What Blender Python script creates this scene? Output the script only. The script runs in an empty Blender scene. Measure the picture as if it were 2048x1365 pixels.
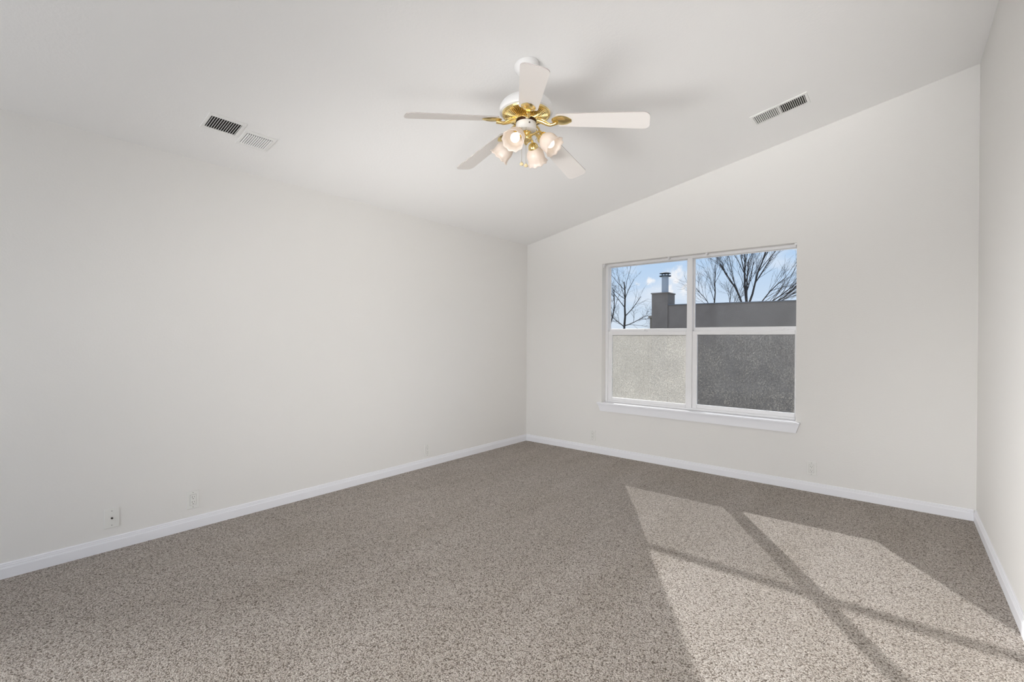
import bpy, bmesh, math, random
from mathutils import Vector, Matrix
S = bpy.context.scene
COL = S.collection
PI = math.pi

# ------------------------------------------------------------------ camera, world, sun, lights, exposure
W, H1, H2 = 4.015, 2.44, 3.219          # room width, low and high ceiling heights
SLOPE = (H2 - H1) / W
YB = -6.3                               # rear wall, behind the camera

def make_camera():
    yaw, pitch, roll = 0.69216, -0.00307, 0.00589
    f = Vector((-math.sin(yaw)*math.cos(pitch), math.cos(yaw)*math.cos(pitch), math.sin(pitch)))
    r = f.cross(Vector((0, 0, 1))).normalized(); u = r.cross(f)
    c, s = math.cos(roll), math.sin(roll)
    r, u = c*r + s*u, -s*r + c*u
    cd = bpy.data.cameras.new('camera'); co = bpy.data.objects.new('camera', cd); COL.objects.link(co)
    m = Matrix((r, u, -f)).transposed().to_4x4(); m.translation = (3.5868, -4.6161, 1.2608)
    co.matrix_world = m
    cd.sensor_width = 36; cd.lens = 932.98*36/2048; cd.clip_start = .02; cd.clip_end = 500
    S.camera = co
make_camera()
S.view_settings.view_transform = 'Standard'; S.view_settings.look = 'None'
S.view_settings.gamma = 1; S.view_settings.use_curve_mapping = False
S.view_settings.exposure = 0.0

class NT:
    """small helper for node trees"""
    def __init__(s, tree): s.t = tree; s.t.nodes.clear()
    def n(s, typ, **kw):
        nd = s.t.nodes.new(typ)
        for k, v in kw.items():
            if k in ('inp',):
                for kk, vv in v.items():
                    if isinstance(vv, bpy.types.NodeSocket): s.t.links.new(vv, nd.inputs[kk])
                    else: nd.inputs[kk].default_value = vv
            else: setattr(nd, k, v)
        return nd
    def l(s, a, b): s.t.links.new(a, b)
    def math(s, op, a, b=None, clamp=False):
        nd = s.t.nodes.new('ShaderNodeMath'); nd.operation = op; nd.use_clamp = clamp
        for i, v in enumerate((a, b)):
            if v is None: continue
            if isinstance(v, bpy.types.NodeSocket): s.t.links.new(v, nd.inputs[i])
            else: nd.inputs[i].default_value = v
        return nd.outputs[0]
    def mix(s, fac, a, b):
        nd = s.t.nodes.new('ShaderNodeMix'); nd.data_type = 'RGBA'
        for k, v in ((0, fac), (6, a), (7, b)):
            if isinstance(v, bpy.types.NodeSocket): s.t.links.new(v, nd.inputs[k])
            else: nd.inputs[k].default_value = v
        return nd.outputs[2]
    def ramp(s, fac, stops, interp='LINEAR'):
        nd = s.t.nodes.new('ShaderNodeValToRGB'); cr = nd.color_ramp; cr.interpolation = interp
        while len(cr.elements) < len(stops): cr.elements.new(.5)
        for e, (p, c) in zip(cr.elements, stops): e.position = p; e.color = c
        s.t.links.new(fac, nd.inputs[0]); return nd.outputs[0]

def srgb(r, g, b, a=1):
    f = lambda c: (c/255/12.92) if c/255 <= .04045 else ((c/255+.055)/1.055)**2.4
    return (f(r), f(g), f(b), a)

def make_world():
    w = bpy.data.worlds.new('sky'); S.world = w; w.use_nodes = True
    t = NT(w.node_tree)
    tc = t.n('ShaderNodeTexCoord'); d = tc.outputs['Generated']
    sep = t.n('ShaderNodeSeparateXYZ', inp={0: d})
    el = t.math('MAXIMUM', sep.outputs[2], 0.0)
    grad = t.ramp(el, [(0, srgb(220, 231, 243)), (.09, srgb(203, 222, 244)), (.2, srgb(174, 207, 243)), (.5, srgb(182, 202, 232)), (1, srgb(180, 196, 224))])
    mp = t.n('ShaderNodeMapping', inp={0: d, 'Scale': (1, 1, 2.4), 'Location': (.31, .12, .05)})
    nz = t.n('ShaderNodeTexNoise', inp={0: mp.outputs[0], 'Scale': 7.0, 'Detail': 6.0, 'Roughness': .55})
    wisp = t.ramp(nz.outputs[0], [(.50, (0, 0, 0, 1)), (.68, (1, 1, 1, 1))])
    # one cumulus bank low in the north-west
    bank = None
    nz2 = t.n('ShaderNodeTexNoise', inp={0: d, 'Scale': 34.0, 'Detail': 5.0, 'Roughness': .6})
    off = t.math('MULTIPLY', t.math('SUBTRACT', nz2.outputs[0], .5), .10)
    for (cx, cy, cz), rad in CLOUDS:
        dv = t.n('ShaderNodeVectorMath', operation='DISTANCE', inp={0: d, 1: (cx, cy, cz)})
        v = t.math('DIVIDE', t.math('SUBTRACT', rad, t.math('ADD', dv.outputs['Value'], off)), rad*.95, True)
        bank = v if bank is None else t.math('MAXIMUM', bank, v)
    cl = t.math('MAXIMUM', t.math('MULTIPLY', wisp, .45), bank, True)
    col = t.mix(cl, grad, srgb(247, 248, 252))
    bg = t.n('ShaderNodeBackground', inp={0: col, 1: 1.0})
    out = t.n('ShaderNodeOutputWorld'); t.l(bg.outputs[0], out.inputs[0])
CLOUDS = [((-0.3440, 0.9308, 0.1239), 0.02), ((-0.3562, 0.9285, 0.1055), 0.018), ((-0.3331, 0.9371, 0.1047), 0.02), ((-0.3914, 0.9123, 0.1206), 0.013), ((-0.1568, 0.9726, 0.1717), 0.012)]
make_world()

def make_sun():
    ld = bpy.data.lights.new('sun', 'SUN'); ld.energy = 3.75; ld.angle = math.radians(.6); ld.color = (1, 1, 1)
    o = bpy.data.objects.new('sun', ld); COL.objects.link(o)
    o.rotation_euler = Vector((-1.30, 2.0, 1.35)).to_track_quat('Z', 'Y').to_euler(); o.location = (-10, 16, 11)
make_sun()

def make_area(name, loc, direction, sx, sy, power, color, spread=180):
    ld = bpy.data.lights.new(name, 'AREA'); ld.shape = 'RECTANGLE'; ld.size = sx; ld.size_y = sy; ld.energy = power; ld.color = color; ld.spread = math.radians(spread)
    o = bpy.data.objects.new(name, ld); COL.objects.link(o); o.location = loc
    o.rotation_euler = Vector(direction).to_track_quat('-Z', 'Y').to_euler()
# added fill lamps that brighten the room: a set at the rear opening,
# others flush against the solid right and left walls, all outside the frame
WARM = (1, .993, .98)
make_area('rear_fill', (2.0, -6.25, 1.15), (0, 1, .1), 3.2, 2.1, 21.5, WARM, 180)
make_area('rear_high_fill', (2.0, -6.24, 1.5), (0, 1, -.25), 3.2, 1.4, 6.5, WARM, 45)
make_area('rear_low_fill', (2.0, -6.23, .4), (0, 1, .5), 3.2, .7, 4.2, WARM, 25)  # added low fill, aimed up at the far ceiling
make_area('rear_left_fill', (1.2, -6.22, .4), (-.1, 1, .5), 2.0, .7, 2.2, WARM, 25)
make_area('rear_right_fill', (3.0, -6.21, .9), (0, 1, .38), 1.6, 1.2, 3.8, WARM, 35)
make_area('right_wall_fill', (3.99, -3.9, 1.1), (-1, .6, 0), 1.6, 1.9, 17.5, WARM, 70)  # added fill pair; this wall has no door
make_area('right_wall_low_fill', (3.98, -3.9, .4), (-2.3, 2.0, 2.3), 1.6, .7, 3.8, WARM, 90)
make_area('left_wall_fill', (.02, -5.4, .9), (1, .9, -.1), 1.3, 1.5, 27.5, WARM, 45)  # added fill; no doorway is cut in this wall

# ------------------------------------------------------------------ materials
def principled(name, color, rough=.5, metal=0, bump=None, spec=.5, **kw):
    m = bpy.data.materials.new(name); m.use_nodes = True; t = NT(m.node_tree)
    b = t.n('ShaderNodeBsdfPrincipled', inp={'Base Color': color, 'Roughness': rough, 'Metallic': metal, 'Specular IOR Level': spec})
    for k, v in kw.items(): b.inputs[k.replace('_', ' ')].default_value = v
    o = t.n('ShaderNodeOutputMaterial'); t.l(b.outputs[0], o.inputs[0])
    if bump:
        scale, strength, dist, detail = bump
        tc = t.n('ShaderNodeTexCoord')
        nz = t.n('ShaderNodeTexNoise', inp={0: tc.outputs['Object'], 'Scale': scale, 'Detail': detail, 'Roughness': .55})
        bp = t.n('ShaderNodeBump', inp={'Strength': strength, 'Distance': dist, 'Height': nz.outputs[0]})
        t.l(bp.outputs[0], b.inputs['Normal'])
    return m

M = {}
M['wall'] = principled('wall_paint', srgb(233, 231, 228), .75, bump=(95, .2, .003, 2), spec=.25)
M['ceiling'] = principled('ceiling_paint', srgb(246, 245, 244), .85, bump=(60, .22, .004, 4), spec=.2)
M['trim'] = principled('trim_paint', srgb(240, 240, 244), .38, spec=.45)
M['vinyl'] = principled('window_vinyl', srgb(240, 239, 240), .4, spec=.45)
M['plate'] = principled('plate_plastic', srgb(233, 232, 228), .35, spec=.45)
M['slot'] = principled('dark_slot', srgb(96, 92, 88), .7)
M['gap'] = principled('insert_gap', srgb(176, 172, 168), .6)
M['hole'] = principled('jack_metal', srgb(45, 38, 32), .45, .3)
M['white_metal'] = principled('white_enamel', srgb(232, 231, 230), .28, spec=.5)
M['blade'] = principled('blade_white', srgb(236, 231, 227), .45, spec=.4)
M['blade_edge'] = principled('blade_edge', srgb(186, 178, 174), .6)
M['brass'] = principled('polished_brass', srgb(243, 219, 154), .2, 1.0)
M['dark'] = principled('dark_bronze', srgb(72, 46, 32), .45, .6)
M['vent'] = principled('vent_enamel', srgb(243, 242, 240), .45, spec=.4)
M['duct'] = principled('duct_inside', srgb(34, 29, 25), .9)
M['chain'] = principled('chain_metal', srgb(178, 168, 150), .3, .9)
M['pull'] = principled('pull_amber', srgb(226, 205, 160), .25, 0)
M['galv'] = principled('galvanised_pipe', srgb(178, 184, 192), .5, .35)
M['cap'] = principled('chimney_cap', srgb(78, 88, 98), .7, .0)
M['bark'] = principled('bark', srgb(72, 68, 66), .9, bump=(40, .4, .01, 3))
M['twig'] = principled('twig_bark', srgb(84, 80, 80), .9)
M['fence'] = principled('fence_wood', srgb(160, 150, 138), .9, bump=(18, .3, .01, 4))
M['gravel'] = principled('yard_ground', srgb(150, 140, 120), .95, bump=(9, .5, .03, 6))
M['roofing'] = principled('roof_flashing', srgb(120, 124, 130), .6)

def mat_stucco():
    m = bpy.data.materials.new('grey_stucco'); m.use_nodes = True; t = NT(m.node_tree)
    tc = t.n('ShaderNodeTexCoord')
    n1 = t.n('ShaderNodeTexNoise', inp={0: tc.outputs['Object'], 'Scale': 2.2, 'Detail': 5.0, 'Roughness': .6})
    n2 = t.n('ShaderNodeTexNoise', inp={0: tc.outputs['Object'], 'Scale': 60.0, 'Detail': 3.0})
    f = t.math('ADD', t.math('MULTIPLY', n1.outputs[0], .7), t.math('MULTIPLY', n2.outputs[0], .3))
    c = t.ramp(f, [(.3, srgb(132, 123, 116)), (.7, srgb(158, 148, 140))])
    b = t.n('ShaderNodeBsdfPrincipled', inp={'Base Color': c, 'Roughness': .9, 'Specular IOR Level': .2})
    bp = t.n('ShaderNodeBump', inp={'Strength': .3, 'Distance': .01, 'Height': n2.outputs[0]}); t.l(bp.outputs[0], b.inputs['Normal'])
    o = t.n('ShaderNodeOutputMaterial'); t.l(b.outputs[0], o.inputs[0]); return m
M['stucco'] = mat_stucco()

def mat_carpet():
    m = bpy.data.materials.new('frieze_carpet'); m.use_nodes = True; t = NT(m.node_tree)
    tc = t.n('ShaderNodeTexCoord'); P = tc.outputs['Object']
    # bend the lookup so the tufts curl instead of sitting on a lattice
    wn = t.n('ShaderNodeTexNoise', inp={0: P, 'Scale': 130.0, 'Detail': 2.0})
    wv = t.n('ShaderNodeVectorMath', operation='SCALE', inp={0: t.n('ShaderNodeVectorMath', operation='SUBTRACT', inp={0: wn.outputs['Color'], 1: (.5, .5, .5)}).outputs[0], 'Scale': .009})
    Q = t.n('ShaderNodeVectorMath', operation='ADD', inp={0: P, 1: wv.outputs[0]}).outputs[0]
    v = t.n('ShaderNodeTexVoronoi', feature='F1', inp={0: Q, 'Scale': 185.0, 'Randomness': 1.0})
    v2 = t.n('ShaderNodeTexVoronoi', feature='F1', inp={0: Q, 'Scale': 390.0, 'Randomness': 1.0})
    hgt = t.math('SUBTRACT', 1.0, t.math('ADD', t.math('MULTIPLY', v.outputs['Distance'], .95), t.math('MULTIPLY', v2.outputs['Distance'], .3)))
    # each twisted yarn has a tone of its own; the dark brown between the loops is painted crevice shade
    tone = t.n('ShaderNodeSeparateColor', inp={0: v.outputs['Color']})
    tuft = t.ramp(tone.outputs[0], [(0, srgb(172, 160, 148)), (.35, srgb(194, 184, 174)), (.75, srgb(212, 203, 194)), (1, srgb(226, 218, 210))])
    gap_shade = t.mix(tone.outputs[1], srgb(84, 72, 61), srgb(118, 103, 90))
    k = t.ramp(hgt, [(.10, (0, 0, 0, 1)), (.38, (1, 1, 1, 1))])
    c = t.mix(k, gap_shade, tuft)
    # brushed lanes left by the vacuum cleaner
    lm = t.n('ShaderNodeMapping', inp={0: P, 'Rotation': (0, 0, math.radians(35)), 'Scale': (1.0, .28, 1)})
    ln = t.n('ShaderNodeTexNoise', inp={0: lm.outputs[0], 'Scale': 3.2, 'Detail': 3.0, 'Roughness': .55})
    lane = t.ramp(ln.outputs[0], [(.35, (.90, .89, .87, 1)), (.62, (1, 1, 1, 1))])
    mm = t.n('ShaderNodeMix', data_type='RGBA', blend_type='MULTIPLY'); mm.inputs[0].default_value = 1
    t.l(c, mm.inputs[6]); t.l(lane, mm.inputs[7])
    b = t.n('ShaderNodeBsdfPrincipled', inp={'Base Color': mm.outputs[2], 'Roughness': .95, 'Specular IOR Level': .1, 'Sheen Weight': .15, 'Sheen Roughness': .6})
    bp = t.n('ShaderNodeBump', inp={'Strength': 1.0, 'Distance': .0055, 'Height': hgt}); t.l(bp.outputs[0], b.inputs['Normal'])
    o = t.n('ShaderNodeOutputMaterial'); t.l(b.outputs[0], o.inputs[0]); return m
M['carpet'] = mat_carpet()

def mat_glass(name, haze=0.0, tint=(1, 1, 1, 1), scale=160.0, lo=.4, hi=.6, amount=1.0, big=0.0):
    """clear pane; `haze` is how much of it a dusty translucent film covers"""
    m = bpy.data.materials.new(name); m.use_nodes = True; t = NT(m.node_tree)
    tr = t.n('ShaderNodeBsdfTransparent', inp={0: (.985, .99, .99, 1)})
    gl = t.n('ShaderNodeBsdfGlossy', inp={0: (1, 1, 1, 1), 'Roughness': .02})
    fr = t.n('ShaderNodeFresnel', inp={'IOR': 1.12})
    mx = t.n('ShaderNodeMixShader', inp={0: fr.outputs[0], 1: tr.outputs[0], 2: gl.outputs[0]})
    last = mx.outputs[0]
    if haze > 0:
        tc = t.n('ShaderNodeTexCoord'); P = tc.outputs['Object']
        n1 = t.n('ShaderNodeTexNoise', inp={0: P, 'Scale': scale, 'Detail': 3.0, 'Roughness': .6, 'Distortion': .6})
        n2 = t.n('ShaderNodeTexNoise', inp={0: P, 'Scale': 5.0, 'Detail': 3.0, 'Roughness': .6})
        grain = t.ramp(n1.outputs[0], [(lo, (0, 0, 0, 1)), (hi, (1, 1, 1, 1))])
        blot = t.ramp(n2.outputs[0], [(.36, (.35, .35, .35, 1)), (.66, (1, 1, 1, 1))])
        f = t.math('MULTIPLY', grain, t.mix(big, (1, 1, 1, 1), blot))
        f = t.math('ADD', haze*(1-amount), t.math('MULTIPLY', f, haze*amount), True)
        tl = t.n('ShaderNodeBsdfTranslucent', inp={0: tint}); df = t.n('ShaderNodeBsdfDiffuse', inp={0: tint})
        film = t.n('ShaderNodeMixShader', inp={0: .22, 1: tl.outputs[0], 2: df.outputs[0]})
        fin = t.n('ShaderNodeMixShader', inp={0: f, 1: last, 2: film.outputs[0]}); last = fin.outputs[0]
    o = t.n('ShaderNodeOutputMaterial'); t.l(last, o.inputs[0]); return m
M['glass'] = mat_glass('clear_glass')
M['film'] = mat_glass('frosted_film', .45, srgb(246, 240, 227), 130, .42, .60, .72, .5)
M['dust'] = mat_glass('dusty_screen', .30, srgb(240, 232, 214), 135, .49, .74, 1.0, .85)

def mat_shade():
    m = bpy.data.materials.new('frosted_shade'); m.use_nodes = True; t = NT(m.node_tree)
    c = srgb(248, 238, 229)
    tl = t.n('ShaderNodeBsdfTranslucent', inp={0: c}); df = t.n('ShaderNodeBsdfDiffuse', inp={0: c})
    gl = t.n('ShaderNodeBsdfGlossy', inp={0: (1, 1, 1, 1), 'Roughness': .25})
    a = t.n('ShaderNodeMixShader', inp={0: .55, 1: tl.outputs[0], 2: df.outputs[0]})
    b = t.n('ShaderNodeMixShader', inp={0: .05, 1: a.outputs[0], 2: gl.outputs[0]})
    o = t.n('ShaderNodeOutputMaterial'); t.l(b.outputs[0], o.inputs[0]); return m
M['shade'] = mat_shade()

def mat_bulb(strength):
    m = bpy.data.materials.new('lit_bulb'); m.use_nodes = True; t = NT(m.node_tree)
    e = t.n('ShaderNodeEmission', inp={0: (1, .94, .84, 1), 1: strength})
    o = t.n('ShaderNodeOutputMaterial'); t.l(e.outputs[0], o.inputs[0]); return m
M['bulb'] = mat_bulb(1.35)
M['bulb_off'] = principled('unlit_bulb', srgb(238, 234, 226), .3)

# ------------------------------------------------------------------ mesh helpers
def finish(name, bm, mat, parent=None, smooth=False, recalc=True):
    if recalc: bmesh.ops.recalc_face_normals(bm, faces=bm.faces)
    me = bpy.data.meshes.new(name); bm.to_mesh(me); bm.free()
    o = bpy.data.objects.new(name, me); COL.objects.link(o)
    if mat is not None:
        for mm in (mat if isinstance(mat, (list, tuple)) else [mat]): me.materials.append(mm)
    if smooth:
        for p in me.polygons: p.use_smooth = True
        if isinstance(smooth, float): me.set_sharp_from_angle(angle=math.radians(smooth))
    if parent is not None: o.parent = parent
    return o

def tag(o, label=None, cat=None, group=None, kind=None):
    if label: o['label'] = label
    if cat: o['category'] = cat
    if group: o['group'] = group
    if kind: o['kind'] = kind
    return o

def empty(name, loc, rot=(0, 0, 0)):
    o = bpy.data.objects.new(name, None); COL.objects.link(o); o.location = loc; o.rotation_euler = rot
    o.empty_display_size = .1
    return o

def add_box(bm, x0, x1, y0, y1, z0, z1, bevel=0, segs=2):
    r = bmesh.ops.create_cube(bm, size=1)
    vs = r['verts']
    for v in vs:
        v.co = Vector(((x0+x1)/2 + v.co.x*(x1-x0), (y0+y1)/2 + v.co.y*(y1-y0), (z0+z1)/2 + v.co.z*(z1-z0)))
    if bevel:
        es = set(e for v in vs for e in v.link_edges)
        bmesh.ops.bevel(bm, geom=list(es), offset=bevel, segments=segs, profile=.5, affect='EDGES')

def box(name, x0, x1, y0, y1, z0, z1, mat, parent=None, bevel=0, smooth=False):
    bm = bmesh.new(); add_box(bm, x0, x1, y0, y1, z0, z1, bevel); return finish(name, bm, mat, parent, smooth)

def add_prism(bm, pts, axis, a, b):
    """closed polygon `pts` (2D) extruded along axis from a to b. axis y: pts=(x,z); x: pts=(y,z); z: pts=(x,y)"""
    def P(p, d): return {'y': (p[0], d, p[1]), 'x': (d, p[0], p[1]), 'z': (p[0], p[1], d)}[axis]
    A = [bm.verts.new(P(p, a)) for p in pts]; B = [bm.verts.new(P(p, b)) for p in pts]
    n = len(pts)
    bm.faces.new(A); bm.faces.new(list(reversed(B)))
    for i in range(n): bm.faces.new((A[i], B[i], B[(i+1) % n], A[(i+1) % n]))

def add_lathe(bm, prof, segs=48, mtx=None, wave=None):
    """prof: list of (r,z). wave(i_profile, angle) -> (dr,dz)"""
    rings = []
    for i, (r, z) in enumerate(prof):
        if r < 1e-6:
            v = bm.verts.new((0, 0, z)); rings.append([v]); continue
        ring = []
        for k in range(segs):
            a = 2*PI*k/segs; dr, dz = wave(i, a) if wave else (0, 0)
            ring.append(bm.verts.new(((r+dr)*math.cos(a), (r+dr)*math.sin(a), z+dz)))
        rings.append(ring)
    new = [v for r in rings for v in r]
    for A, B in zip(rings[:-1], rings[1:]):
        if len(A) == 1 and len(B) == 1: continue
        for k in range(segs):
            k2 = (k+1) % segs
            if len(A) == 1: bm.faces.new((A[0], B[k], B[k2]))
            elif len(B) == 1: bm.faces.new((A[k], B[0], A[k2]))
            else: bm.faces.new((A[k], B[k], B[k2], A[k2]))
    if mtx is not None:
        for v in new: v.co = mtx @ v.co
    return new

def add_tube(bm, pts, radii, segs=8, cap=True):
    pts = [Vector(p) for p in pts]
    if not isinstance(radii, (list, tuple)): radii = [radii]*len(pts)
    prev = None; rings = []
    up = Vector((0, 0, 1))
    for i, p in enumerate(pts):
        d = (pts[min(i+1, len(pts)-1)] - pts[max(i-1, 0)]).normalized()
        if prev is None:
            a = up if abs(d.dot(up)) < .9 else Vector((1, 0, 0))
            n = d.cross(a).normalized()
        else:
            n = (prev - d*prev.dot(d)).normalized()
        prev = n; b = d.cross(n)
        rings.append([bm.verts.new(p + radii[i]*(math.cos(2*PI*k/segs)*n + math.sin(2*PI*k/segs)*b)) for k in range(segs)])
    for A, B in zip(rings[:-1], rings[1:]):
        for k in range(segs): bm.faces.new((A[k], A[(k+1) % segs], B[(k+1) % segs], B[k]))
    if cap and segs > 2:
        bm.faces.new(list(reversed(rings[0]))); bm.faces.new(rings[-1])

def structure(o, label=None): o['kind'] = 'structure'; return o

# ------------------------------------------------------------------ the room
T = .14                                  # wall thickness
ceil_z = lambda x: H1 + SLOPE*x
# window opening in the back wall
OX0, OX1, OZ0, OZ1 = 1.053, 2.912, .550, 2.105

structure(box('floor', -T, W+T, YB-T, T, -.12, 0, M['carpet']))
bm = bmesh.new(); add_prism(bm, [(-T, ceil_z(-T)), (W+T, ceil_z(W+T)), (W+T, ceil_z(W+T)+.15), (-T, ceil_z(-T)+.15)], 'y', YB-T, T+.3)
structure(finish('ceiling', bm, M['ceiling']))
bm = bmesh.new(); add_prism(bm, [(-T, 0), (0, 0), (0, ceil_z(0)), (-T, ceil_z(-T))], 'y', YB-T, T)
structure(finish('wall_left', bm, M['wall']))
bm = bmesh.new(); add_prism(bm, [(W, 0), (W+T, 0), (W+T, ceil_z(W+T)), (W, ceil_z(W))], 'y', YB-T, T)
structure(finish('wall_right', bm, M['wall']))
def wall_with_opening(name, y0, y1, ox0, ox1, oz0, oz1):
    bm = bmesh.new()
    add_prism(bm, [(0, 0), (ox0, 0), (ox0, ceil_z(ox0)), (0, ceil_z(0))], 'y', y0, y1)
    add_prism(bm, [(ox1, 0), (W, 0), (W, ceil_z(W)), (ox1, ceil_z(ox1))], 'y', y0, y1)
    if oz0 > 0: add_prism(bm, [(ox0, 0), (ox1, 0), (ox1, oz0), (ox0, oz0)], 'y', y0, y1)
    add_prism(bm, [(ox0, oz1), (ox1, oz1), (ox1, ceil_z(ox1)), (ox0, ceil_z(ox0))], 'y', y0, y1)
    return structure(finish(name, bm, M['wall']))
wall_with_opening('wall_back', 0, T+.02, OX0, OX1, OZ0, OZ1)
wall_with_opening('wall_front', YB-T, YB, .35, 3.65, 0, 2.25)

# baseboards: stepped colonial profile (distance from wall, height)
BB = [(0, 0), (.014, 0), (.014, .052), (.0125, .055), (.0125, .0575), (.0105, .0595), (.0105, .066), (.008, .068), (.008, .0745), (.0045, .078), (0, .079)]
def baseboard(name, pts, axis, a, b):
    bm = bmesh.new(); add_prism(bm, pts, axis, a, b); return structure(finish(name, bm, M['trim']))
baseboard('baseboard_left', [(d, z) for d, z in BB], 'y', YB, 0)
baseboard('baseboard_right', [(W-d, z) for d, z in BB], 'y', YB, 0)
baseboard('baseboard_back', [(-d, z) for d, z in BB], 'x', .014, W-.014)

# ------------------------------------------------------------------ the window
win = structure(empty('window_1', (0, 0, 0)))
def wpart(name, parts, mat=None, bevel=.002, parent=win):
    bm = bmesh.new()
    for p in parts: add_box(bm, *p, bevel)
    return finish(name, bm, mat or M['vinyl'], parent)
YF0, YF1 = .085, .158
FZ0, FZ1 = .572, OZ1
wpart('window_frame', [(OX0, 1.082, YF0, YF1, FZ0, FZ1), (2.897, OX1, YF0+.01, YF1, FZ0, FZ1), (1.082, 2.897, YF0, YF1, FZ1-.026, FZ1), (1.082, 2.897, YF0+.004, YF1, FZ0, FZ0+.02)])
wpart('mullion', [(1.961, 2.008, YF0-.004, YF1, FZ0+.02, FZ1-.026)])
def sash(x0, x1, gx0, gx1, z0, z1, gz0, gz1, y0, y1, gmat, name, label=None):
    s = wpart(name, [(x0, gx0, y0, y1, z0, z1), (gx1, x1, y0, y1, z0, z1), (gx0, gx1, y0, y1, z0, gz0), (gx0, gx1, y0, y1, gz1, z1)], bevel=.003)
    # glazing bead: a thin bright lip round the glass
    g = bmesh.new(); yc = (y0+y1)/2
    add_box(g, gx0-.004, gx1+.004, yc-.002, yc+.002, gz0-.004, gz1+.004)
    p = finish('pane', g, gmat, s)
    if label: p['label'] = label
    return s
# upper sashes sit outside, lower sashes inside
sash(1.082, 1.961, 1.090, 1.941, 1.345, 2.079, 1.386, 2.073, .126, .148, M['glass'], 'upper_sash')
sash(2.008, 2.897, 2.021, 2.8965, 1.345, 2.079, 1.392, 2.0788, .126, .148, M['glass'], 'upper_sash')
sash(1.082, 1.961, 1.127, 1.943, .592, 1.356, .624, 1.317, .094, .120, M['film'], 'lower_sash', 'pane covered with cloudy frosted film')
sash(2.008, 2.897, 2.054, 2.889, .592, 1.356, .630, 1.320, .094, .120, M['dust'], 'lower_sash', 'dusty grey pane')
for x in (1.50, 2.80):
    bm = bmesh.new(); add_box(bm, x-.03, x+.03, .1, .128, 1.356, 1.366, .002); add_box(bm, x-.008, x+.008, .088, .12, 1.366, 1.374, .002)
    finish('sash_lock', bm, M['vinyl'], win)
for x in (1.061, 1.79, 2.16, 2.899):
    bm = bmesh.new(); add_box(bm, x-.007, x+.013 if x < 2.8 else x+.012, .012, .05, 2.086, 2.1045, .002); add_box(bm, x-.005, x+.004, .015, .03, 2.066, 2.088, .002)
    finish('blind_bracket', bm, M['vinyl'], win)
# stool with horns and apron with splayed ends
bm = bmesh.new()
add_prism(bm, [(1.011, -.038), (2.946, -.038), (2.946, -.0005), (OX1-.0005, -.0005), (OX1-.0005, .089), (OX0+.0005, .089), (OX0+.0005, -.0005), (1.011, -.0005)], 'z', .551, .571)
bmesh.ops.bevel(bm, geom=[e for e in bm.edges if abs(e.verts[0].co.y+.038) < 1e-4 and abs(e.verts[1].co.y+.038) < 1e-4 and abs(e.verts[0].co.x-e.verts[1].co.x) > .1], offset=.007, segments=4, affect='EDGES')
finish('window_stool', bm, M['trim'], win)
bm = bmesh.new(); add_prism(bm, [(1.016, .550), (2.941, .550), (2.918, .478), (1.046, .478)], 'y', -.018, -.0005)
finish('apron', bm, M['trim'], win)

# ------------------------------------------------------------------ wall plates
def plate_base(root):
    bm = bmesh.new(); add_box(bm, -.035, .035, -.0065, 0, -.0575, .0575, .003, 3)
    return finish('cover_plate', bm, M['plate'], root)
def screw(root, z):
    bm = bmesh.new(); add_lathe(bm, [(0, .0012), (.0028, .0008), (.0032, 0)], 12, Matrix.Translation((0, -.0065, z)) @ Matrix.Rotation(PI/2, 4, 'X'))
    finish('screw', bm, M['gap'], root)
def make_outlet(loc, rz, label, group='power outlets along the baseboards'):
    root = empty('power_outlet', loc, (0, 0, rz)); tag(root, label, 'outlet', group)
    plate_base(root)
    bm = bmesh.new(); add_box(bm, -.0168, .0168, -.0095, -.0062, -.0335, .0335, .0012)
    rec = finish('receptacle', bm, M['plate'], root)
    bm = bmesh.new()     # shadow gap round the insert
    add_box(bm, -.0182, .0182, -.0068, -.0060, -.035, .035)
    finish('insert_gap', bm, M['gap'], root)
    for zc in (.0165, -.0165):
        bm = bmesh.new()
        add_box(bm, -.0072, -.0050, -.0100, -.009, zc-.001, zc+.008); add_box(bm, .0050, .0070, -.0100, -.009, zc, zc+.0075)
        add_lathe(bm, [(0, .0006), (.0026, .0006), (.0026, 0)], 12, Matrix.Translation((0, -.0094, zc-.0085)) @ Matrix.Rotation(PI/2, 4, 'X'))
        finish('socket', bm, M['slot'], rec)
    screw(root, .0475); screw(root, -.0475)
    return root
LW, BW = PI/2, 0     # rotation: plate faces -Y by default; on the left wall it faces +X
make_outlet((0, -3.587, .190), LW, 'white power outlet on left wall beside the coaxial plate')
make_outlet((0, -1.598, .160), LW, 'white power outlet low on left wall towards the far corner')
make_outlet((.948, 0, .192), BW, 'white power outlet under the left edge of the window')
make_outlet((3.031, 0, .194), BW, 'white power outlet right of the window, nearest the right wall')
cx = empty('coaxial_plate', (0, -4.0, .189), (0, 0, LW)); tag(cx, 'blank white wall plate with one dark coaxial jack in its centre', 'wall plate')
plate_base(cx)
bm = bmesh.new(); add_lathe(bm, [(0, .002), (.0022, .002), (.0022, .008), (.0046, .008), (.0052, .007), (.0052, 0)], 18, Matrix.Translation((0, -.0065, 0)) @ Matrix.Rotation(PI/2, 4, 'X'))
finish('coaxial_jack', bm, M['hole'], cx, 30.0)
screw(cx, .042); screw(cx, -.042)

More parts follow.
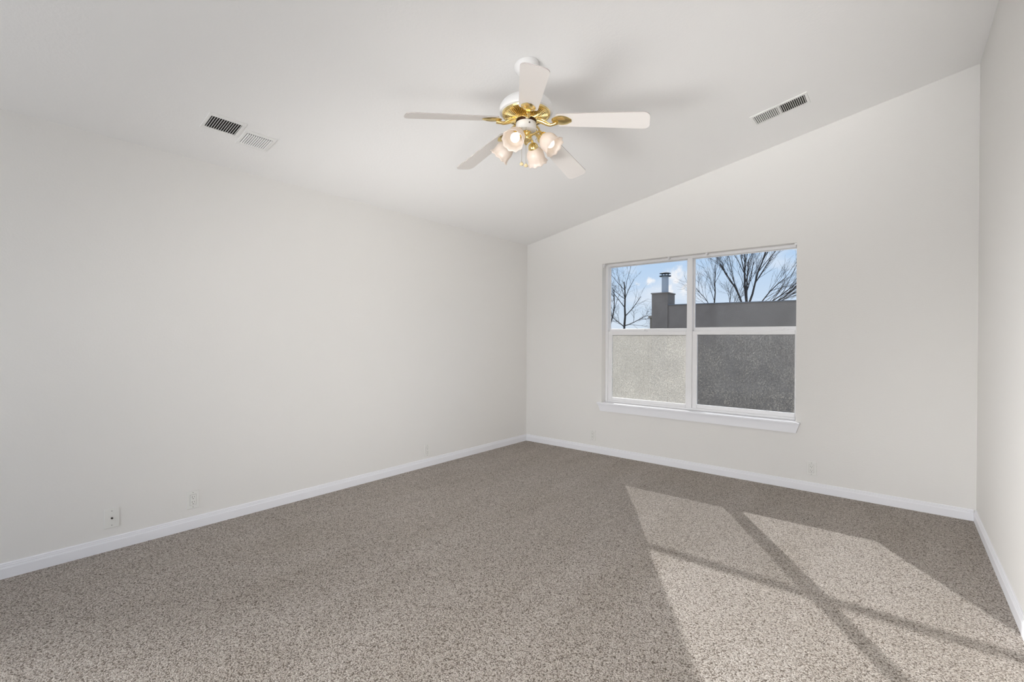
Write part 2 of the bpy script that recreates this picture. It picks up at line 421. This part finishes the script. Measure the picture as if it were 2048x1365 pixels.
# ------------------------------------------------------------------ ceiling vents (built flat, z=0 is the ceiling face, looking down is -z)
def grille(root, x0, x1, y0, y1, n, tilt, name, m0=.018, m1=.018):
    """one louvred section; slats run along x and are spaced along y"""
    sec = None
    f = .012; d = .006
    bm = bmesh.new()
    X0, X1, Y0, Y1 = x0-.026, x1+.026, y0-m0, y1+m1
    for b in ((X0, x0, Y0, Y1), (x1, X1, Y0, Y1), (x0, x1, Y0, y0), (x0, x1, y1, Y1)): add_box(bm, b[0], b[1], b[2], b[3], -d, -.0005, .0015)
    sec = finish(name, bm, M['vent'], root)
    bm = bmesh.new(); add_box(bm, x0-.003, x1+.003, y0-.003, y1+.003, -.0012, -.0004)
    finish('duct_opening', bm, M['duct'], sec)
    p = (y1-y0)/n; w = p*(.62 if tilt > 0 else .66)
    for k in range(n):
        yc = y0 + p*(k+.5)
        bm = bmesh.new()
        c, s = math.cos(tilt), math.sin(tilt); h = .0009
        pts = []
        for a, b in ((-w, -h), (w, -h), (w, h), (-w, h)):
            pts.append((yc + a*c*.5 - b*s, -.0075 + a*s*.5 + b*c))
        add_prism(bm, pts, 'x', x0, x1)
        finish('louvre', bm, M['vent'], sec)
    return sec
def vent_root(x, y, rz, label):
    r = empty('ceiling_vent', (x, y, ceil_z(x))); r.matrix_world = Matrix.Translation((x, y, ceil_z(x))) @ Matrix.Rotation(-math.atan(SLOPE), 4, 'Y') @ Matrix.Rotation(rz, 4, 'Z')
    tag(r, label, 'vent', 'ceiling air vents'); return r
k = math.sqrt(1+SLOPE**2)
v = vent_root(.45, -3.47, 0, 'white two-section ceiling vent on the low side above left wall')
grille(v, (.415-.45)*k, (.537-.45)*k, -.185, -.022, 13, math.radians(52), 'vent_section')
grille(v, (.357-.45)*k, (.480-.45)*k, .028, .178, 12, math.radians(-40), 'vent_section')
v = vent_root(2.886, -.64, PI/2, 'white two-section ceiling vent above the window near right wall')
# rotated 90 degrees: local y runs towards -x of the room
grille(v, -.070, .070, .008*k, .168*k, 13, math.radians(-42), 'vent_section', .0078, .018)
grille(v, -.070, .070, -.168*k, -.008*k, 13, math.radians(60), 'vent_section', .018, .0078)

# ------------------------------------------------------------------ ceiling fan
KX, KY = 1.952, -2.53
KZ = ceil_z(KX)
fan = empty('ceiling_fan', (KX, KY, 2.43)); tag(fan, 'white five-blade ceiling fan with brass trim and four frosted tulip lights', 'ceiling fan')
Z = lambda z: z - 2.43
def fpart(name, bm, mat, smooth=35.0, parent=fan): return finish(name, bm, mat, parent, smooth)
# canopy follows the slope of the ceiling
bm = bmesh.new()
add_lathe(bm, [(0, -.0005), (.066, -.0005), (.071, -.004), (.071, -.012), (.067, -.026), (.055, -.042), (.036, -.053), (.018, -.057), (0, -.057)], 48,
          Matrix.Translation((0, 0, Z(KZ))) @ Matrix.Rotation(-math.atan(SLOPE), 4, 'Y'))
fpart('canopy', bm, M['white_metal'])
bm = bmesh.new(); add_tube(bm, [(0, 0, Z(KZ-.04)), (0, 0, Z(2.62))], .0135, 20); fpart('downrod', bm, M['white_metal'])
prof = [(.0, .079), (.028, .079), (.032, .074)]
for i in range(1, 13):
    a = PI/2*(1-i/12) ; prof.append((.032+.120*math.cos(a)**.9 if i < 12 else .152, .074*math.sin(a)))
prof += [(.152, -.010), (.148, -.016), (.136, -.020), (.0, -.020)]
bm = bmesh.new(); add_lathe(bm, [(r, Z(2.560+z)) for r, z in prof], 64); fpart('motor_housing', bm, M['white_metal'])
# pierced brass plate under the motor: alternating ribs
def wv(i, a):
    if i in (2, 3): return (0, .007 if int(a/(2*PI)*180 + .5) % 3 == 0 else 0)
    return (0, 0)
bm = bmesh.new(); add_lathe(bm, [(.138, Z(2.5415)), (.134, Z(2.532)), (.122, Z(2.527)), (.078, Z(2.508)), (.066, Z(2.500)), (.058, Z(2.499)), (.056, Z(2.505))], 180, None, wv)
fpart('motor_plate', bm, M['brass'], 30.0)
bm = bmesh.new()
for kk in range(60):
    a = 2*PI*(kk+.5)/60
    mt = Matrix.Rotation(a, 4, 'Z')
    pts = [(.119, -.0012), (.119, .0012), (.083, .0010), (.083, -.0010)]
    vs = [bm.verts.new(mt @ Vector((r, w, Z(2.5262 if r > .1 else 2.5098)-.0012))) for r, w in pts]; bm.faces.new(vs)
ret = bmesh.ops.extrude_face_region(bm, geom=bm.faces[:])
for g in ret['geom']:
    if isinstance(g, bmesh.types.BMVert): g.co.z += .003
fpart('vent_slots', bm, M['dark'], False)
bm = bmesh.new(); add_lathe(bm, [(.057, Z(2.512)), (.0575, Z(2.486)), (.05, Z(2.483)), (0, Z(2.483))], 48); fpart('flywheel', bm, M['dark'])
bm = bmesh.new(); add_lathe(bm, [(.045, Z(2.492)), (.056, Z(2.490)), (.058, Z(2.486)), (.058, Z(2.452)), (.055, Z(2.444)), (.044, Z(2.438)), (0, Z(2.436))], 48)
sw = fpart('switch_housing', bm, M['white_metal'])
ta = math.atan2(-4.6161-KY, 3.5868-KX)      # direction of the front of the fan
bm = bmesh.new(); a = ta + .33
add_lathe(bm, [(0, .004), (.0045, .003), (.005, 0)], 12, Matrix.Rotation(a, 4, 'Z') @ Matrix.Translation((.0578, 0, Z(2.469))) @ Matrix.Rotation(PI/2, 4, 'Y'))
fpart('reverse_switch', bm, M['slot'], False, sw)
bm = bmesh.new(); add_lathe(bm, [(0, Z(2.438)), (.030, Z(2.437)), (.033, Z(2.433)), (.024, Z(2.428)), (.022, Z(2.420)), (.032, Z(2.412)), (.036, Z(2.402)), (.030, Z(2.390)), (.016, Z(2.382)), (.010, Z(2.374)), (.006, Z(2.366)), (0, Z(2.364))], 36)
fpart('light_hub', bm, M['brass'], 60.0)

# blades with their brass brackets
def blade_mesh():
    r0, r1, w0, w1, th = .168, .680, .052, .0665, .0048
    out = []
    out += [(r0+.02, -w0), ]
    n = 8; cr = .035
    for i in range(n+1):
        a = -PI/2 + PI/2*i/n; out.append((r1-cr+cr*math.cos(a), -w1+cr+cr*math.sin(a)))
    for i in range(n+1):
        a = PI/2*i/n; out.append((r1-cr+cr*math.cos(a), w1-cr+cr*math.sin(a)))
    out += [(r0+.02, w0)]
    for i in range(1, 6):
        a = PI/2 + PI*i/6; out.append((r0+.02+.02*math.cos(a), w0*math.sin(a)))
    return out, th
PITCH = math.radians(12.5)
DROOP = math.radians(7.4)
SAG = {1: math.radians(3.0)}             # one blade hangs a little lower than the rest
def blade_xf(az, sag=0): return Matrix.Rotation(az, 4, 'Z') @ Matrix.Translation((0, 0, Z(2.509))) @ Matrix.Rotation(DROOP+sag, 4, 'Y') @ Matrix.Rotation(-PITCH, 4, 'X')
def make_blade(az, sag=0):
    out, th = blade_mesh()
    bm = bmesh.new(); add_prism(bm, out, 'z', -th/2, th/2)
    bm.faces.ensure_lookup_table()
    for f in bm.faces:
        if abs(f.normal.z) < .5: f.material_index = 1
    bm.normal_update()
    for f in bm.faces: f.material_index = 1 if abs(f.normal.z) < .5 else 0
    for v in bm.verts: v.co = blade_xf(az, sag) @ v.co
    b = finish('blade', bm, [M['blade'], M['blade_edge']], fan)
    # bracket: curved arm from the motor to a fluted leaf under the blade
    bm = bmesh.new()
    mt = Matrix.Rotation(az, 4, 'Z')
    arm = [(.070, 0, Z(2.497)), (.095, 0, Z(2.486)), (.118, .004, Z(2.472)), (.138, .006, Z(2.464)), (.155, .004, Z(2.466)), (.176, 0, Z(2.470))]
    add_tube(bm, [mt @ Vector(p) for p in arm], [.014, .013, .0105, .009, .009, .012], 10)
    # two side scrolls
    for sgn in (-1, 1):
        sc = [(.074, sgn*.022, Z(2.498)), (.098, sgn*.026, Z(2.488)), (.120, sgn*.018, Z(2.474)), (.137, sgn*.008, Z(2.464))]
        add_tube(bm, [mt @ Vector(p) for p in sc], [.006, .006, .005, .004], 8)
    n, mth = 22, 14
    xf = blade_xf(az, sag)
    grid = []
    for i in range(n+1):
        u = i/n; r = .150 + .112*u
        hw = .004 + .036*math.sin(PI*min(1, (u*.93+.04)))**.75
        row = []
        for j in range(mth+1):
            s = -1 + 2*j/mth
            dome = .011*(1-s*s)**.7*math.sin(PI*min(1, u*.9+.08))**.6 + .0012*math.cos(s*PI*6)*(1-abs(s))*(1 if u < .8 else 0)
            row.append(bm.verts.new(xf @ Vector((r, s*hw, -.0035 - dome))))
        grid.append(row)
    for i in range(n):
        for j in range(mth): bm.faces.new((grid[i][j], grid[i+1][j], grid[i+1][j+1], grid[i][j+1]))
    br = finish('blade_bracket', bm, M['brass'], b, 50.0)
    return b
for kk in range(5): make_blade(math.radians(23.4+72*kk), SAG.get(kk, 0))

# light arms, fitters, shades, bulbs
def make_lamp(az, lit):
    mt = Matrix.Rotation(az, 4, 'Z')
    tilt = math.radians(44)
    ax = Vector((math.cos(tilt), 0, -math.sin(tilt)))
    c = Vector((.137, 0, Z(2.358)))          # middle of the shade
    top = c - ax*.052
    bm = bmesh.new()
    pts = [Vector((.020, 0, Z(2.410))), Vector((.045, 0, Z(2.419))), Vector((.070, 0, Z(2.426))), Vector((.090, 0, Z(2.424))), top - ax*.012]
    add_tube(bm, [mt @ p for p in pts], [.008, .0065, .006, .0065, .008], 10)
    arm = finish('lamp_arm', bm, M['brass'], fan, 60.0)
    R = mt @ Matrix.Translation(top) @ Vector((0, 0, 1)).rotation_difference(ax).to_matrix().to_4x4()
    bm = bmesh.new(); add_lathe(bm, [(0, -.020), (.012, -.020), (.020, -.015), (.027, -.006), (.030, .004), (.030, .012), (.027, .014)], 28, R)
    finish('fitter', bm, M['brass'], arm, 50.0)
    # tulip shade with a ruffled mouth
    prof = [(.026, .006), (.032, .012), (.043, .026), (.050, .042), (.052, .056), (.0505, .070), (.051, .083), (.0555, .095), (.0615, .102)]
    nP = len(prof)
    def ruf(i, a):
        kf = max(0, (i-4)/(nP-5)); return (.0022*kf*math.cos(10*a), .0024*kf*math.cos(10*a+.5))
    bm = bmesh.new(); add_lathe(bm, prof, 96, R, ruf)
    sh = finish('lamp_shade', bm, M['shade'], arm, True)
    sm = sh.modifiers.new('thickness', 'SOLIDIFY'); sm.thickness = .0025; sm.offset = 1
    bm = bmesh.new(); add_lathe(bm, [(0, .010), (.011, .012), (.013, .026), (.020, .040), (.0255, .055), (.026, .064), (.0235, .075), (.016, .084), (.007, .088), (0, .089)], 24, R)
    finish('bulb', bm, M['bulb'] if lit else M['bulb_off'], arm, True)
for kk in range(4): make_lamp(math.radians(-76+90*kk), kk != 3)

# pull chains hang from the switch housing
lat = Vector((math.cos(ta+PI/2), math.sin(ta+PI/2), 0)); tow = Vector((math.cos(ta), math.sin(ta), 0))
for (lx, zb, fwd) in ((-.0235, 2.243, .050), (.0005, 2.233, .053)):
    p = lat*lx + tow*fwd
    bm = bmesh.new()
    add_tube(bm, [(p.x, p.y, Z(2.452)), (p.x, p.y, Z(zb+.008))], .0009, 6)
    zz = zb+.010
    while zz < 2.45:
        bmesh.ops.create_icosphere(bm, subdivisions=1, radius=.0016, matrix=Matrix.Translation((p.x, p.y, Z(zz)))); zz += .0052
    ch = finish('pull_chain', bm, M['chain'], fan, True)
    bm = bmesh.new(); add_lathe(bm, [(0, .010), (.003, .009), (.004, .004), (.010, 0), (.0115, -.005), (.009, -.010), (.004, -.012), (0, -.0125)], 20, Matrix.Translation((p.x, p.y, Z(zb))))
    finish('chain_pull', bm, M['pull'], ch, True)

# ------------------------------------------------------------------ outdoors
GZ = -1.0
structure(box('ground', -60, 60, .6, 90, GZ-.1, GZ, M['gravel']))
nb = empty('neighbouring_house', (0, 7, GZ)); tag(nb, 'grey stucco house wall with square chimney seen through the window', 'house')
o = lambda z: z - GZ
bm = bmesh.new(); add_prism(bm, [(-1.30, 0), (6.5, 0), (6.5, o(2.085)), (-1.30, o(2.155))], 'y', 0, 3.2); finish('house_wall', bm, M['stucco'], nb)
bm = bmesh.new(); add_prism(bm, [(-.90, o(2.1525)), (6.52, o(2.086)), (6.52, o(2.106)), (-.90, o(2.1725))], 'y', -.025, 3.2); finish('parapet_cap', bm, M['roofing'], nb)
bm = bmesh.new(); add_box(bm, -1.335, -.915, -.03, .45, 0, o(2.455)); ch = finish('chimney', bm, M['stucco'], nb)
bm = bmesh.new(); add_box(bm, -1.355, -.895, -.05, .47, o(2.455), o(2.485), .006); finish('chimney_top', bm, M['stucco'], ch)
bm = bmesh.new(); add_lathe(bm, [(0, 0), (.085, 0), (.085, .44), (0, .44)], 28, Matrix.Translation((-1.075, .2, o(2.485)))); pp = finish('flue_pipe', bm, M['galv'], nb, 40.0)
bm = bmesh.new()
tm = Matrix.Translation((-1.075, .2, o(2.925)))
add_lathe(bm, [(.08, -.01), (.145, -.01), (.145, .012), (.08, .012)], 28, tm)
for kk in range(6):
    a = 2*PI*kk/6; add_tube(bm, [tm @ Vector((.085*math.cos(a), .085*math.sin(a), 0)), tm @ Vector((.085*math.cos(a), .085*math.sin(a), .075))], .008, 6)
add_lathe(bm, [(0, .066), (.14, .066), (.145, .072), (.06, .100), (0, .105)], 28, tm)
finish('flue_cap', bm, M['cap'], pp, 40.0)
bm = bmesh.new(); add_box(bm, -1.462, -1.336, .05, .45, o(1.845), o(1.905), .006); add_box(bm, -1.445, -1.405, .12, .16, 0, o(1.845)); add_box(bm, -1.38, -1.35, .12, .15, o(1.3), o(1.845))
finish('side_porch', bm, M['fence'], nb)

# board fence left of the house
fx0, fx1, fy = -9.5, -1.6, 8.2
fe = empty('board_fence', (-5, fy, GZ)); tag(fe, 'tan board fence seen dimly through the frosted lower left window pane', 'fence')
bm = bmesh.new(); xx = fx0+5
while xx < fx1+5: add_box(bm, xx, xx+.135, 0, .02, .03, 1.47-GZ); xx += .14
finish('fence_boards', bm, M['fence'], fe)
bm = bmesh.new()
for zz in (.4, 1.2, 2.1): add_box(bm, fx0+5, fx1+5, .021, .06, zz, zz+.09)
finish('fence_rails', bm, M['fence'], fe)

# bare trees
def grow(bmT, bmB, rng, p, d, length, r, depth, spread, upb, maxd, lean):
    segs = 5 if depth < 2 else 3
    pts = [p.copy()]; rad = [r]; dd = d.copy(); q = p.copy()
    for i in range(segs):
        dd = (dd + Vector((rng.gauss(0, .08), rng.gauss(0, .08), rng.gauss(0, .05)+upb)) + lean*.05).normalized()
        q = q + dd*length/segs; pts.append(q.copy()); rad.append(r*(1-.5*(i+1)/segs))
    add_tube(bmT if depth < 2 else bmB, pts, rad, 6 if depth < 2 else 3, depth < 2)
    if depth >= maxd: return
    n = {0: 7, 1: 5, 2: 3}.get(depth, 3)
    for kk in range(n):
        t = .18 + .82*(kk+rng.random())/n
        idx = min(segs, max(1, round(t*segs)))
        ang = rng.uniform(.45, 1.0)*spread; az = rng.uniform(0, 2*PI)
        ref = Vector((1, 0, 0)) if abs(dd.x) < .8 else Vector((0, 1, 0))
        n1 = dd.cross(ref).normalized(); n2 = dd.cross(n1)
        nd = (dd*math.cos(ang) + (n1*math.cos(az)+n2*math.sin(az))*math.sin(ang)).normalized()
        grow(bmT, bmB, rng, pts[idx], nd, length*rng.uniform(.5, .8)*(1.15-.4*t), max(.0034, rad[idx]*rng.uniform(.36, .55)), depth+1, spread, upb, maxd, lean)

def tree(loc, stems, label, seed, spread, upb, maxd, lean=(0, 0, 0)):
    """stems: (offset, height where the stem starts to branch, direction, length, radius)"""
    rng = random.Random(seed)
    root = empty('bare_tree', loc); tag(root, label, 'tree', 'bare trees behind the house')
    bmT, bmB = bmesh.new(), bmesh.new()
    for (off, h, d, length, r) in stems:
        p0 = Vector((off[0]*.3, off[1]*.3, 0)); p1 = Vector((off[0], off[1], h-GZ))
        mid = (p0+p1)/2 + Vector((rng.gauss(0, .04), rng.gauss(0, .04), 0))
        if len(off) == 2: add_tube(bmT, [p0, mid, p1], [r*1.5, r*1.25, r*1.0], 8)
        else: p1 = Vector((off[0], off[1], h-GZ))
        grow(bmT, bmB, rng, p1, Vector(d).normalized(), length, r, 0, spread, upb, maxd, Vector(lean))
    finish('trunk', bmT, M['bark'], root, True)
    tag(finish('twigs', bmB, M['twig'], root), kind='stuff')
    return root
tree((-5.05, 13, GZ), [((0, 0), 1.9, (.12, 0, 1), 1.75, 0.043), ((.0, 0, 1), 1.85, (1, .1, .30), 1.0, 0.021), ((0, 0, 1), 1.8, (-.8, .1, .7), .8, .022), ((-.75, .2), 1.9, (.25, 0, 1), 1.5, .028)],
     'crooked bare tree left of the chimney with a low side limb', 5, .95, .02, 3)
tree((-2.0, 14.5, GZ), [((0, 0), 2.45, (.0, 0, 1), 1.75, 0.028), ((-.05, 0), 2.4, (-.55, 0, 1), 1.2, 0.018)], 'slim upright bare tree nearest the window mullion', 11, .55, .03, 3)
tree((-2.35, 18.0, GZ), [((0, 0), 2.5, (.05, 0, 1), 1.0, 0.022), ((.06, 0), 2.5, (.45, 0, 1), .9, 0.018)], 'short bare tree between the slim tree and the widest tree', 21, .6, .03, 3)
tree((-.13, 11.4, GZ), [((-.10, 0), 2.4, (-.32, 0, 1), 1.5, 0.030), ((0, .1), 2.4, (.02, .1, 1), 1.75, 0.036), ((.08, 0), 2.4, (.38, -.1, 1), 1.7, .034), ((.03, .05), 2.4, (-.12, -.1, 1), 1.5, .028)],
     'widest bare tree with several stems rising above the grey wall', 33, .5, .03, 3)
tree((-.75, 15.4, GZ), [((0, 0), 2.4, (.7, .1, 1), 1.6, 0.030), ((.08, 0), 2.35, (1.0, 0, 1), 1.7, 0.030), ((.14, .1), 2.35, (1.4, .1, 1), 1.7, .028), ((.2, -.1), 2.3, (2.0, -.1, 1), 1.6, 0.024)],
     'bare tree leaning to the right above the grey wall', 47, .42, .02, 3, (.3, 0, 0))
